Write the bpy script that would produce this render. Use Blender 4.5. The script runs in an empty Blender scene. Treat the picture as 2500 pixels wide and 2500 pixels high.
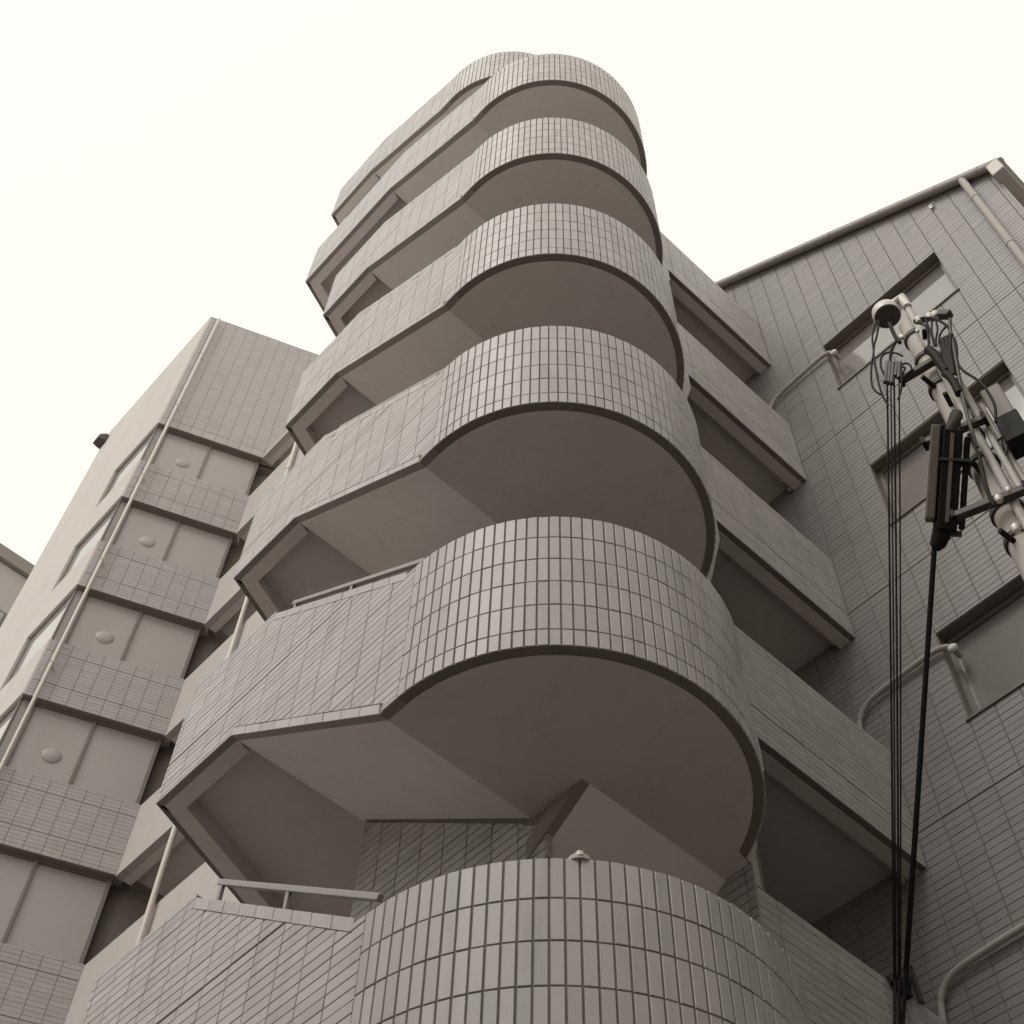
import bpy, bmesh, math, random
from math import sin, cos, pi, radians, degrees, sqrt, atan2, hypot
from mathutils import Vector, Matrix
random.seed(7)
scene = bpy.context.scene
col = scene.collection

# ------------------------------------------------------------------ camera
# Building axes: X runs along the balcony fronts, Y along the stair flank, one unit = one storey (2.8 m), origin under the camera.
S, EYE = 2.8, 1.6
F_PX, C_PX = 3282.06, 1250.0
PITCH, ROLL, AW = radians(57.12117), radians(2.38243), radians(130.74245)
def _cam_axes():
    right = Vector((1, 0, 0)); fwd = Vector((0, cos(PITCH), sin(PITCH))); up = Vector((0, -sin(PITCH), cos(PITCH)))
    r = right*cos(ROLL) + up*sin(ROLL); u = -right*sin(ROLL) + up*cos(ROLL)
    U = Vector((sin(AW), -cos(AW), 0)); W = Vector((cos(AW), sin(AW), 0)); Z = Vector((0, 0, 1))
    c = lambda v: Vector((v.dot(U), v.dot(W), v.dot(Z)))
    return c(r), c(u), c(fwd)
CR, CU, CF = _cam_axes()
cam_data = bpy.data.cameras.new('camera'); cam = bpy.data.objects.new('camera', cam_data); col.objects.link(cam)
cam_data.sensor_width = 36.0; cam_data.lens = F_PX/2500*36.0; cam_data.clip_start = 0.05; cam_data.clip_end = 3000
cam.matrix_world = Matrix(((CR.x, CU.x, -CF.x, 0), (CR.y, CU.y, -CF.y, 0), (CR.z, CU.z, -CF.z, EYE), (0, 0, 0, 1)))
scene.camera = cam

# ------------------------------------------------------------------ world, sun, exposure (bright overcast)
SUN_EL, SUN_AZ = radians(48), radians(186)          # azimuth in the XY plane the light comes from
world = bpy.data.worlds.new('World'); scene.world = world; world.use_nodes = True
nt = world.node_tree; nt.nodes.clear()
sky = nt.nodes.new('ShaderNodeTexSky'); sky.sky_type = 'NISHITA'; sky.sun_disc = False
sky.sun_elevation = SUN_EL; sky.sun_rotation = pi/2 - SUN_AZ; sky.dust_density = 6; sky.air_density = 1.0; sky.ozone_density = 0.5
bw = nt.nodes.new('ShaderNodeRGBToBW'); nt.links.new(sky.outputs[0], bw.inputs[0])
tint = nt.nodes.new('ShaderNodeMix'); tint.data_type = 'RGBA'; tint.blend_type = 'MULTIPLY'; tint.inputs[0].default_value = 1
tint.inputs[7].default_value = (1.0, 0.99, 0.955, 1); nt.links.new(bw.outputs[0], tint.inputs[6])
cloud = nt.nodes.new('ShaderNodeMix'); cloud.data_type = 'RGBA'; cloud.inputs[0].default_value = 0.75
nt.links.new(tint.outputs[2], cloud.inputs[6]); cloud.inputs[7].default_value = (16.4, 16.1, 14.5, 1)     # even cloud sheet over the sky
bg = nt.nodes.new('ShaderNodeBackground'); bg.inputs[1].default_value = 0.12; nt.links.new(cloud.outputs[2], bg.inputs[0])
wo = nt.nodes.new('ShaderNodeOutputWorld'); nt.links.new(bg.outputs[0], wo.inputs[0])
sun_data = bpy.data.lights.new('sun', 'SUN'); sun_data.energy = 1.7; sun_data.angle = radians(25); sun_data.color = (1, 0.97, 0.93)
sun = bpy.data.objects.new('sun', sun_data); col.objects.link(sun)
sd = Vector((cos(SUN_AZ)*cos(SUN_EL), sin(SUN_AZ)*cos(SUN_EL), sin(SUN_EL)))
sun.rotation_euler = sd.to_track_quat('Z', 'Y').to_euler(); sun.location = sd*60
vs = scene.view_settings; vs.view_transform = 'Standard'; vs.look = 'None'; vs.gamma = 1; vs.exposure = -0.54; vs.use_curve_mapping = False

# ------------------------------------------------------------------ pixel helpers (photo pixels, 2500 x 2500)
def ray(x, y): return CR*((x-C_PX)/F_PX) - CU*((y-C_PX)/F_PX) + CF
def on_u(u, x, y): d = ray(x, y); return d*(u/d.x)
def on_w(w, x, y): d = ray(x, y); return d*(w/d.y)
def on_rho(r, x, y): d = ray(x, y); return d*(r/hypot(d.x, d.y))
def project(q):
    d = q.dot(CF)
    return (C_PX + F_PX*q.dot(CR)/d, C_PX - F_PX*q.dot(CU)/d) if d > 1e-6 else None

# ------------------------------------------------------------------ materials
def mat(name, rgb, rough=0.7, spec=0.3, metal=0.0, noise=0.0, nscale=3.0, island=0.0, streak=0.0, bump=0.0, bscale=60.0):
    m = bpy.data.materials.new(name); m.use_nodes = True; t = m.node_tree; b = t.nodes['Principled BSDF']
    b.inputs['Roughness'].default_value = rough; b.inputs['Metallic'].default_value = metal
    b.inputs['Specular IOR Level'].default_value = spec
    b.inputs['Base Color'].default_value = (*rgb, 1)
    fac = None
    geo = t.nodes.new('ShaderNodeNewGeometry')
    def math_node(op, a, bb):
        n = t.nodes.new('ShaderNodeMath'); n.operation = op
        for i, v in enumerate((a, bb)):
            if isinstance(v, (int, float)): n.inputs[i].default_value = v
            else: t.links.new(v, n.inputs[i])
        return n.outputs[0]
    terms = []
    def noise_tex(scale, vec_scale=(1, 1, 1), detail=5):
        mp = t.nodes.new('ShaderNodeMapping'); mp.inputs['Scale'].default_value = vec_scale
        t.links.new(geo.outputs['Position'], mp.inputs['Vector'])
        n = t.nodes.new('ShaderNodeTexNoise'); n.inputs['Scale'].default_value = scale; n.inputs['Detail'].default_value = detail
        n.inputs['Roughness'].default_value = 0.6
        t.links.new(mp.outputs[0], n.inputs['Vector']); return n.outputs['Fac']
    if noise:
        terms.append(math_node('MULTIPLY', math_node('SUBTRACT', noise_tex(nscale), 0.5), 2*noise))
    if streak:
        s = noise_tex(2.2, (3.2, 3.2, 0.35), 4)
        r = t.nodes.new('ShaderNodeMapRange'); r.inputs[1].default_value = 0.52; r.inputs[2].default_value = 0.78
        r.inputs[3].default_value = 0; r.inputs[4].default_value = -streak; t.links.new(s, r.inputs[0]); terms.append(r.outputs[0])
    if island:
        oi = t.nodes.new('ShaderNodeObjectInfo')
        f = math_node('FRACT', math_node('ADD', oi.outputs['Random'], geo.outputs['Random Per Island']), 0)
        terms.append(math_node('MULTIPLY', math_node('SUBTRACT', f, 0.5), 2*island))
    if terms:
        acc = 1.0
        for q in terms: acc = math_node('ADD', acc, q)
        mx = t.nodes.new('ShaderNodeVectorMath'); mx.operation = 'SCALE'; mx.inputs[0].default_value = rgb
        t.links.new(acc, mx.inputs['Scale']); t.links.new(mx.outputs[0], b.inputs['Base Color'])
    if bump:
        bp = t.nodes.new('ShaderNodeBump'); bp.inputs['Strength'].default_value = bump; bp.inputs['Distance'].default_value = 0.004
        t.links.new(noise_tex(bscale), bp.inputs['Height']); t.links.new(bp.outputs[0], b.inputs['Normal'])
    return m
M = {
 'tile':    mat('glazed_tile', (0.405, 0.376, 0.368), 0.46, 0.35, island=0.085, noise=0.11, nscale=3.0, streak=0.17, bump=0.10, bscale=25),
 'tile_bk': mat('block_tile', (0.345, 0.317, 0.308), 0.45, 0.4, island=0.05, noise=0.06, nscale=2.0, streak=0.10, bump=0.10, bscale=25),
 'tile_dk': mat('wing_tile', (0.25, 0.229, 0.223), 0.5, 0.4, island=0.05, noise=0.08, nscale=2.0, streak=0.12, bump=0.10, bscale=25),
 'grout_lt': mat('pale_grout', (0.27, 0.238, 0.215), 0.9, 0.1, noise=0.1, nscale=6),
 'grout':   mat('grout', (0.20, 0.174, 0.155), 0.9, 0.1, noise=0.15, nscale=6),
 'render':  mat('painted_render', (0.42, 0.384, 0.366), 0.8, 0.2, noise=0.05, nscale=1.5, streak=0.08, bump=0.25, bscale=70),
 'soffit':  mat('painted_soffit', (0.62, 0.568, 0.548), 0.85, 0.15, noise=0.10, nscale=0.9, streak=0.10, bump=0.3, bscale=80),
 'flight':  mat('lit_flight_soffit', (0.78, 0.725, 0.70), 0.85, 0.15, noise=0.06, nscale=1.2, bump=0.3, bscale=80),  # soffit colour lightened to stand in for light on the return flight's underside
 'gutter':  mat('grey_gutter', (0.27, 0.245, 0.23), 0.5, 0.35, noise=0.1, nscale=5, streak=0.2),
 'rail':    mat('weathered_rail', (0.27, 0.248, 0.235), 0.45, 0.4, 0.2, noise=0.15, nscale=9),
 'wall_lt': mat('pale_wall', (0.485, 0.449, 0.43), 0.8, 0.2, noise=0.07, nscale=0.8, streak=0.13, bump=0.2, bscale=50),
 'dark':    mat('dark_wall', (0.26, 0.228, 0.205), 0.85, 0.15, noise=0.08, nscale=2),
 'metal':   mat('aluminium', (0.52, 0.48, 0.44), 0.35, 0.5, 0.35, noise=0.06, nscale=8),
 'frame':   mat('dark_window_frame', (0.16, 0.135, 0.118), 0.45, 0.4, noise=0.08, nscale=5),
 'pipe':    mat('pale_pipe', (0.50, 0.455, 0.42), 0.45, 0.4, noise=0.06, nscale=6),
 'pole':    mat('concrete_pole', (0.50, 0.455, 0.415), 0.7, 0.25, noise=0.10, nscale=5, streak=0.12, bump=0.3, bscale=60),
 'conduit': mat('galvanised_conduit', (0.52, 0.482, 0.455), 0.6, 0.3, 0.0, noise=0.08, nscale=12),
 'steel':   mat('dull_steel', (0.07, 0.06, 0.054), 0.6, 0.4, 0.1, noise=0.2, nscale=15),
 'bright':  mat('bright_zinc', (0.66, 0.62, 0.585), 0.45, 0.5, 0.3, noise=0.08, nscale=20),
 'black':   mat('black_rubber', (0.016, 0.013, 0.012), 0.7, 0.2, noise=0.15, nscale=15),
 'box':     mat('weathered_box', (0.19, 0.165, 0.145), 0.55, 0.35, noise=0.12, nscale=9),
 'white':   mat('white_plastic', (0.66, 0.62, 0.58), 0.4, 0.4, noise=0.04, nscale=6),
 'yard': mat('pale_concrete_yard', (0.66, 0.62, 0.59), 0.85, 0.2, noise=0.12, nscale=0.4),
 'asphalt': mat('asphalt', (0.10, 0.092, 0.086), 0.9, 0.2, noise=0.2, nscale=2, bump=0.4, bscale=120),
 'paving':  mat('concrete_paving', (0.36, 0.327, 0.305), 0.85, 0.2, noise=0.1, nscale=2, bump=0.3, bscale=80),
}
def glass(name, rgb, rough, ior=1.5, mixv=0.35):
    m = bpy.data.materials.new(name); m.use_nodes = True; t = m.node_tree; b = t.nodes['Principled BSDF']
    b.inputs['Base Color'].default_value = (*rgb, 1); b.inputs['Roughness'].default_value = rough; b.inputs['IOR'].default_value = ior
    b.inputs['Specular IOR Level'].default_value = 0.6
    tr = t.nodes.new('ShaderNodeBsdfTransparent'); tr.inputs[0].default_value = (0.62, 0.58, 0.54, 1)
    mx = t.nodes.new('ShaderNodeMixShader'); mx.inputs[0].default_value = mixv
    out = t.nodes['Material Output']; t.links.new(b.outputs[0], mx.inputs[1]); t.links.new(tr.outputs[0], mx.inputs[2]); t.links.new(mx.outputs[0], out.inputs[0])
    return m
M['glass'] = glass('window_glass', (0.25, 0.23, 0.218), 0.05, ior=2.1, mixv=0.08)
M['mirror'] = glass('reflective_glass', (0.30, 0.28, 0.265), 0.02, ior=4.5, mixv=0.02)
M['frost'] = glass('obscured_glass', (0.34, 0.312, 0.298), 0.3, mixv=0.06)

# ------------------------------------------------------------------ mesh helpers (all in storey units)
def P(q): return (q[0]*S, q[1]*S, q[2]*S + EYE)
class MB:
    def __init__(s): s.v = []; s.f = []
    def face(s, pts):
        n = len(s.v); s.v += [tuple(p) for p in pts]; s.f.append(list(range(n, n+len(pts))))
    def hull(s, a, b):
        """closed solid between two matching point loops"""
        n = len(s.v); k = len(a); s.v += [tuple(p) for p in a] + [tuple(p) for p in b]
        s.f.append(list(range(n+k-1, n-1, -1))); s.f.append(list(range(n+k, n+2*k)))
        for i in range(k): j = (i+1) % k; s.f.append([n+i, n+j, n+k+j, n+k+i])
    def box(s, u0, u1, w0, w1, z0, z1):
        r = [(u0, w0), (u1, w0), (u1, w1), (u0, w1)]
        s.hull([(x, y, z0) for x, y in r], [(x, y, z1) for x, y in r]); return s
    def plan(s, pts, z0, z1): s.hull([(x, y, z0) for x, y in pts], [(x, y, z1) for x, y in pts]); return s
    def wz(s, pts, u0, u1): s.hull([(u0, w, z) for w, z in pts], [(u1, w, z) for w, z in pts]); return s
    def uz(s, pts, w0, w1): s.hull([(u, w0, z) for u, z in pts], [(u, w1, z) for u, z in pts]); return s
    def tube(s, pts, r, n=10, r1=None):
        pts = [Vector(p) for p in pts]; rings = []; k = len(pts)
        for i, p in enumerate(pts):
            d = (pts[min(i+1, k-1)] - pts[max(i-1, 0)]).normalized()
            a = d.cross(Vector((0.31, 0.17, 0.93)) if abs(d.z) < 0.95 else Vector((1, 0, 0))).normalized(); b = d.cross(a)
            rr = r if r1 is None else r + (r1-r)*i/(k-1)
            n0 = len(s.v); s.v += [tuple(p + (a*cos(2*pi*j/n) + b*sin(2*pi*j/n))*rr) for j in range(n)]; rings.append(n0)
        for i in range(k-1):
            for j in range(n): s.f.append([rings[i]+j, rings[i]+(j+1) % n, rings[i+1]+(j+1) % n, rings[i+1]+j])
        s.f.append([rings[0]+j for j in range(n-1, -1, -1)]); s.f.append([rings[-1]+j for j in range(n)]); return s
    def bar(s, a, b, side, t0, t1):
        """rectangular bar from a to b; side = unit vector across, t0 across, t1 along the third axis"""
        a, b, side = Vector(a), Vector(b), Vector(side); d = (b-a).normalized(); side = (side - d*side.dot(d)).normalized(); up = d.cross(side)
        q = [side*x*t0/2 + up*y*t1/2 for x, y in ((-1, -1), (1, -1), (1, 1), (-1, 1))]
        s.hull([a+o for o in q], [b+o for o in q]); return s
    def lathe(s, c, prof, n=16, axis=None):
        c = Vector(c); ax = Vector(axis or (0, 0, 1)).normalized(); a = ax.orthogonal().normalized(); b = ax.cross(a); rings = []
        for r, h in prof:
            rings.append(len(s.v)); s.v += [tuple(c + ax*h + (a*cos(2*pi*j/n)+b*sin(2*pi*j/n))*max(r, 1e-5)) for j in range(n)]
        for i in range(len(prof)-1):
            for j in range(n): s.f.append([rings[i]+j, rings[i]+(j+1) % n, rings[i+1]+(j+1) % n, rings[i+1]+j])
        s.f.append([rings[0]+j for j in range(n-1, -1, -1)]); s.f.append([rings[-1]+j for j in range(n)]); return s
    def build(s, name, m, parent=None, smooth=False, bevel=0.0):
        me = bpy.data.meshes.new(name); me.from_pydata([P(p) for p in s.v], [], s.f)
        bm = bmesh.new(); bm.from_mesh(me); bmesh.ops.recalc_face_normals(bm, faces=bm.faces); bm.to_mesh(me); bm.free()
        me.materials.append(M[m]); o = bpy.data.objects.new(name, me); col.objects.link(o)
        if smooth:
            for p in me.polygons: p.use_smooth = True
            me.set_sharp_from_angle(angle=radians(40))
        if bevel:
            bv = o.modifiers.new('bevel', 'BEVEL'); bv.width = bevel*S; bv.segments = 2; bv.limit_method = 'ANGLE'; bv.angle_limit = radians(40)
        if parent is not None:
            o.parent = parent; o.matrix_parent_inverse = parent.matrix_basis.inverted()
        return o
def tag(o, label, cat, group=None, kind=None):
    if label: o['label'] = label
    if cat: o['category'] = cat
    if group: o['group'] = group
    if kind: o['kind'] = kind
    return o
def thing(name, at, label, cat, group=None):
    e = bpy.data.objects.new(name, None); col.objects.link(e); e.location = P(at); e.empty_display_size = 0.3
    return tag(e, label, cat, group)
GZ = -EYE/S       # ground level

# ------------------------------------------------------------------ tiles: collected first, built at the end
TILES = []        # (thing, parent part, centre, ax, ay, n, polygon, is_rect)
TD, TB = 0.0030, 0.0007
def clip_rect(poly, a0, a1, b0, b1):
    for k, lim, sgn in ((0, a0, 1), (0, a1, -1), (1, b0, 1), (1, b1, -1)):
        out = []; n = len(poly)
        for i in range(n):
            p, q = poly[i], poly[(i+1) % n]; dp, dq = sgn*(p[k]-lim), sgn*(q[k]-lim)
            if dp >= 0: out.append(p)
            if (dp >= 0) != (dq >= 0):
                t = dp/(dp-dq); out.append((p[0]+t*(q[0]-p[0]), p[1]+t*(q[1]-p[1])))
        poly = out
        if len(poly) < 3: return []
    return poly
def area(p): return 0.5*abs(sum(p[i][0]*p[(i+1) % len(p)][1]-p[(i+1) % len(p)][0]*p[i][1] for i in range(len(p))))
def add_tile(th, par, O, ax, ay, n, poly, m='tile'):
    ca = (min(p[0] for p in poly)+max(p[0] for p in poly))/2; cb = (min(p[1] for p in poly)+max(p[1] for p in poly))/2
    loc = [(p[0]-ca, p[1]-cb) for p in poly]
    rect = len(poly) == 4 and abs(area(poly)-(max(p[0] for p in poly)-min(p[0] for p in poly))*(max(p[1] for p in poly)-min(p[1] for p in poly))) < 1e-7
    TILES.append((th, par, O+ax*ca+ay*cb, ax, ay, n, loc, rect, m))
def tile_face(th, par, O, ax, n, region, a0, pa, b0, pb, holes=(), gap=0.0028, wide=(), m='tile', gapb=None):
    gb = gap if gapb is None else gapb
    """stacked-bond tiles over a polygon region of the plane O + a*ax + b*Z; b counts in z"""
    O, ax, n, ay = Vector(O), Vector(ax), Vector(n), Vector((0, 0, 1))
    amin, amax = min(p[0] for p in region), max(p[0] for p in region); bmin, bmax = min(p[1] for p in region), max(p[1] for p in region)
    i0, i1 = int(math.floor((amin-a0)/pa)), int(math.ceil((amax-a0)/pa)); j0, j1 = int(math.floor((bmin-b0)/pb)), int(math.ceil((bmax-b0)/pb))
    for j in range(j0, j1):
        bl, bh = b0+j*pb+gb/2, b0+(j+1)*pb-gb/2
        for wj in wide:
            if abs(bl-wj) < pb/2: bl += 0.0022
            if abs(bh-wj) < pb/2: bh -= 0.0022
        for i in range(i0, i1):
            al, ah = a0+i*pa+gap/2, a0+(i+1)*pa-gap/2
            rects = [(al, ah, bl, bh)]
            for h0, h1, g0, g1 in holes:
                nr = []
                for r in rects:
                    if r[1] <= h0 or r[0] >= h1 or r[3] <= g0 or r[2] >= g1: nr.append(r); continue
                    if r[0] < h0: nr.append((r[0], h0-gap/2, r[2], r[3]))
                    if r[1] > h1: nr.append((h1+gap/2, r[1], r[2], r[3]))
                    if r[2] < g0: nr.append((max(r[0], h0), min(r[1], h1), r[2], g0-gap/2))
                    if r[3] > g1: nr.append((max(r[0], h0), min(r[1], h1), g1+gap/2, r[3]))
                rects = nr
            for r in rects:
                if r[1]-r[0] < 0.004 or r[3]-r[2] < 0.004: continue
                q = clip_rect(region, *r)
                if len(q) >= 3 and area(q) > 4e-5: add_tile(th, par, O, ax, ay, n, q, m)

# ================================================================== SETTING: ground
tag(MB().box(-120, 120, -120, 120, GZ-0.2, GZ).build('ground', 'yard'), None, None, kind='structure')
tag(MB().box(-40, 40, -1.25, 0.95, GZ+0.001, GZ+0.0025).build('road', 'asphalt'), None, None, kind='structure')
tag(MB().box(-1.3, 0.7, 0.951, 40, GZ+0.001, GZ+0.0025).build('side_road', 'asphalt'), None, None, kind='structure')
tag(MB().plan([(0.75, 1.0), (1.1, 0.75), (1.9, 0.7), (2.3, -0.25), (6, -0.25), (6, 9), (0.75, 9)], GZ, GZ+0.045).build('pavement', 'paving', bevel=0.004), None, None, kind='structure')

# ================================================================== STAIR TOWER
CUc, CWc, R = 1.438, 1.488, 0.440
UF = CUc - R                      # tiled flank plane
tower = thing('stair_tower', (CUc, 1.9, GZ), 'tall outdoor stair tower with rounded tiled parapets stacked floor over floor', 'stair tower')
ZB = [0.05, 1.05, 2.05, 3.045, 4.04, 5.045, 6.07, 7.025]
DW = [0, 0, 0, 0, 0, 0, 0, 0.31]
WC = [2.53, 2.53, 2.53, 2.52, 2.515, 2.51, 2.89, 2.88]
SL = 0.455/0.655
PU, PV = 0.0857, 0.02535
X, Y, Zax = Vector((1, 0, 0)), Vector((0, 1, 0)), Vector((0, 0, 1))
for k, zb in enumerate(ZB):
    dw, wc = DW[k], WC[k]; zt, zl = zb+0.455, zb+0.455; cw = CWc+dw
    end = 336.0 if k < 6 else 360.0
    # rounded parapet body
    m = MB(); NS = 52; Ro, Ri = R-TD, R-0.052
    angs = [radians(180 + (end-180)*i/NS) for i in range(NS+1)]
    ring = [(CUc+Ro*cos(a), cw+Ro*sin(a)) for a in angs] + [(CUc+Ri*cos(a), cw+Ri*sin(a)) for a in reversed(angs)]
    for i in range(NS):
        a, b = angs[i], angs[i+1]
        q = [(CUc+Ro*cos(a), cw+Ro*sin(a)), (CUc+Ro*cos(b), cw+Ro*sin(b)), (CUc+Ri*cos(b), cw+Ri*sin(b)), (CUc+Ri*cos(a), cw+Ri*sin(a))]
        n0 = len(m.v); m.v += [(x, y, zb) for x, y in q] + [(x, y, zt-0.002) for x, y in q]
        m.f += [[n0+3, n0+2, n0+1, n0], [n0+4, n0+5, n0+6, n0+7], [n0, n0+1, n0+5, n0+4], [n0+2, n0+3, n0+7, n0+6]]
    n0 = len(m.v); 
    rp = m.build('round_parapet', 'grout', tower)
    nt_ = int(round((end-180)/3.215)); st = (end-180)/nt_
    rows = []; z = zt
    while z > zb+0.005: rows.append((max(z-0.081, zb), z)); z -= 0.081
    for (z0, z1) in rows:
        for i in range(nt_):
            a = radians(180 + st*(i+0.5)); n = Vector((cos(a), sin(a), 0)); t = Vector((-sin(a), cos(a), 0))
            hw = (R-TD)*math.tan(radians(st/2)) - 0.0019; lo = z0+(0.0015 if z0 > zb+0.001 else 0); hi = z1-(0.0015 if z1 < zt-0.001 else 0)
            O = Vector((CUc, cw, 0)) + n*(R-TD)
            add_tile(tower, rp, O, t, Zax, n, [(-hw, lo), (hw, lo), (hw, hi), (-hw, hi)])
    # flank parapet body beside flight and landing
    A, B_ = 1.545+dw, 2.20+dw
    T = lambda w: zb+0.467+(w-1.52-dw)*0.698
    full = [(cw, zb), (A, zb), (B_, zl), (wc, zl), (wc, zl+0.453), (2.14+dw, zl+0.453), (2.14+dw, T(2.14+dw)-0.002), (1.52+dw, T(1.52+dw)-0.002), (cw, zt-0.002)]
    fp = MB().wz(full, UF+TD, UF+0.052).build('flank_parapet', 'grout_lt', tower)
    field = [(cw, zb), (A-0.01, zb), (A-0.01, zb+0.024), (B_, zl+0.031), (B_, zl), (wc, zl), (wc, zl+0.455), (2.14+dw, zl+0.455), (2.14+dw, T(2.14+dw)-0.0315), (1.52+dw, T(1.52+dw)-0.0315), (1.52+dw, zt), (cw, zt)]
    tile_face(tower, fp, (UF+TD, 0, 0), Y, -X, field, 1.4855+dw, PU, zb+0.4413, PV, wide=(zb+0.5863,), gapb=0.0019)
    # sloping border tiles on the upper and lower edge of the flight
    nb = 9
    for i in range(nb):
        w0 = 1.52+dw+0.62*i/nb+0.0013; w1 = 1.52+dw+0.62*(i+1)/nb-0.0013
        add_tile(tower, fp, Vector((UF+TD, 0, 0)), Y, Zax, -X, [(w0, T(w0)-0.029), (w1, T(w1)-0.029), (w1, T(w1)), (w0, T(w0))])
        w0 = A+0.655*i/nb+0.0013; w1 = A+0.655*(i+1)/nb-0.0013; Lw = lambda w: zb+(w-A)*SL
        add_tile(tower, fp, Vector((UF+TD, 0, 0)), Y, Zax, -X, [(w0, Lw(w0)), (w1, Lw(w1)), (w1, Lw(w1)+0.028), (w0, Lw(w0)+0.028)])
    # round landing slab, flight slabs
    m = MB(); rs = R-0.026
    pts = [(CUc+rs*cos(a), cw+rs*sin(a)) for a in [radians(180+(min(end, 334)-180)*i/40) for i in range(41)]] + [(1.855, cw-0.17 if k < 6 else cw), (1.855, A), (UF+0.026, A)]
    m.plan(pts, zb-0.0015, zb+0.06).build('round_landing', 'soffit', tower)
    m = MB().wz([(A, zb-0.0015), (B_, zl-0.0015), (B_, zl+0.075), (A, zb+0.06)], UF+0.026, 1.42)
    m.build('stair_flight', 'soffit', tower)
    ns = 7
    ms = MB()
    for i in range(ns):
        w0 = A+0.655*i/ns; ms.box(UF+0.053, 1.419, w0, w0+0.655/ns, Lw(w0)+0.455/ns+0.012, Lw(w0)+0.455/ns+0.06)
    ms.build('stair_treads', 'soffit', tower)
    # floor landing: edge beams round a recessed ceiling
    fw = lambda u: wc+(u-UF)*0.39
    if k >= 1:
        m = MB(); e = 0.066
        m.plan([(UF+0.022, B_), (UF+e, B_+0.012), (UF+e, fw(UF+e)-e*1.07), (UF+0.022, wc-0.012)], zl-0.001, zl+0.06)
        m.plan([(UF+0.022, wc-0.012), (UF+e, fw(UF+e)-e*1.07), (1.95, fw(1.95)-e*1.07), (1.95, fw(1.95))], zl-0.001, zl+0.06)
        m.plan([(UF+0.022, B_), (1.95, B_), (1.95, fw(1.95)), (UF+0.022, wc-0.012)], zl+0.055, zl+0.09)
        m.build('floor_landing', 'soffit', tower)
        m = MB().plan([(UF+TD, wc), (UF+0.05, wc-0.02), (1.95, fw(1.95)-0.045), (1.95, fw(1.95)+0.004)], zl, zl+0.453)
        m.build('end_parapet', 'grout', tower)
    # return flight behind, descending away from the round landing
    if k >= 1:
        zp = ZB[k-1]+0.455; wr = 1.385+dw; we = 2.2+DW[k-1] if k < 7 else 2.4
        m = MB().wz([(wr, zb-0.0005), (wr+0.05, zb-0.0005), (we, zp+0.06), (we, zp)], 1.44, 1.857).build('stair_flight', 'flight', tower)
        sl2 = (zp-zb)/(we-wr)
        m = MB().wz([(wr, zb), (wr+0.17, zb+sl2*0.17), (wr+0.17, zb+sl2*0.17+0.055), (wr+0.08, zb)], 1.417, 1.4395).build('stringer_edge', 'dark', tower)
    # hand rail above the flight parapet
    if k < 7:
        r0, r1 = (1.025, 1.490+dw, zb+0.508), (1.025, 2.100+dw, zb+0.932)
        rail = MB().bar(r0, r1, X, 0.012, 0.0135).build('hand_rail', 'rail', tower, bevel=0.002)
        for w in (1.80, 2.085):
            zr = zb+0.508+(w-1.490)*0.695
            MB().bar((1.025, w+dw, T(w+dw)-0.01), (1.025, w+dw, zr), X, 0.008, 0.011).build('rail_post', 'rail', rail)
# spine wall between the flights and the side wall towards the balconies
sp = MB().wz([(1.50, GZ), (1.50, 6.55), (2.18, 6.55), (2.18, GZ)], 1.42+TD, 1.439).build('spine_wall', 'grout', tower)
for zb, dn in ((2.05, 0.9), (3.045, 0.48)):
    tile_face(tower, sp, (1.42+TD, 0, 0), Y, -X, [(1.50, zb-dn), (1.50, zb-0.055), (1.57, zb-0.005), (1.57, zb), (2.18, zb+0.43), (2.18, zb-dn)], 1.5, PU, zb-0.9, PV)
tile_face(tower, sp, (0, 1.50, 0), X, -Y, [(1.42, 1.2), (1.439, 1.2), (1.439, 1.99), (1.42, 1.99)], 1.42, 0.019, 1.15, PV)
sw = MB().box(1.857+TD, 1.892, 1.313, 2.6, GZ, 5.95).build('side_wall', 'grout', tower)
tile_face(tower, sw, (1.857+TD, 0, 0), Y, -X, [(1.31, 1.3), (1.9, 1.3), (1.9, 3.3), (1.31, 3.3)], 1.335, PU, 1.3, PV)
tile_face(tower, sw, (0, 1.313, 0), X, -Y, [(1.857, 1.99), (1.880, 1.99), (1.880, 2.6), (1.857, 2.6)], 1.857, 0.023, 1.99, 0.0855)
tile_face(tower, sw, (0, 1.313, 0), X, -Y, [(1.857, 2.99), (1.880, 2.99), (1.880, 3.6), (1.857, 3.6)], 1.857, 0.023, 2.99, 0.0855)
# small dome fixture on the lowest rounded parapet
lp = on_rho(1.64, 1415, 2076)
d_ = Vector((lp.x-CUc, lp.y-CWc, 0)).normalized(); lp = Vector((CUc, CWc, ZB[1]+0.455)) + d_*(R-0.016)
dome = thing('dome_fixture', lp, 'small pale dome fixture on top of the lowest rounded parapet', 'light fixture')
MB().lathe(lp, [(0.022, -0.002), (0.022, 0.004), (0.019, 0.010), (0.012, 0.015), (0.004, 0.017)], 20).build('cover', 'render', dome, smooth=True)
MB().lathe(lp+Vector((-0.010, -0.012, 0.007)), [(0.008, -0.004), (0.008, 0.004), (0.003, 0.007)], 12).build('knob', 'white', dome, smooth=True)

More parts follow.
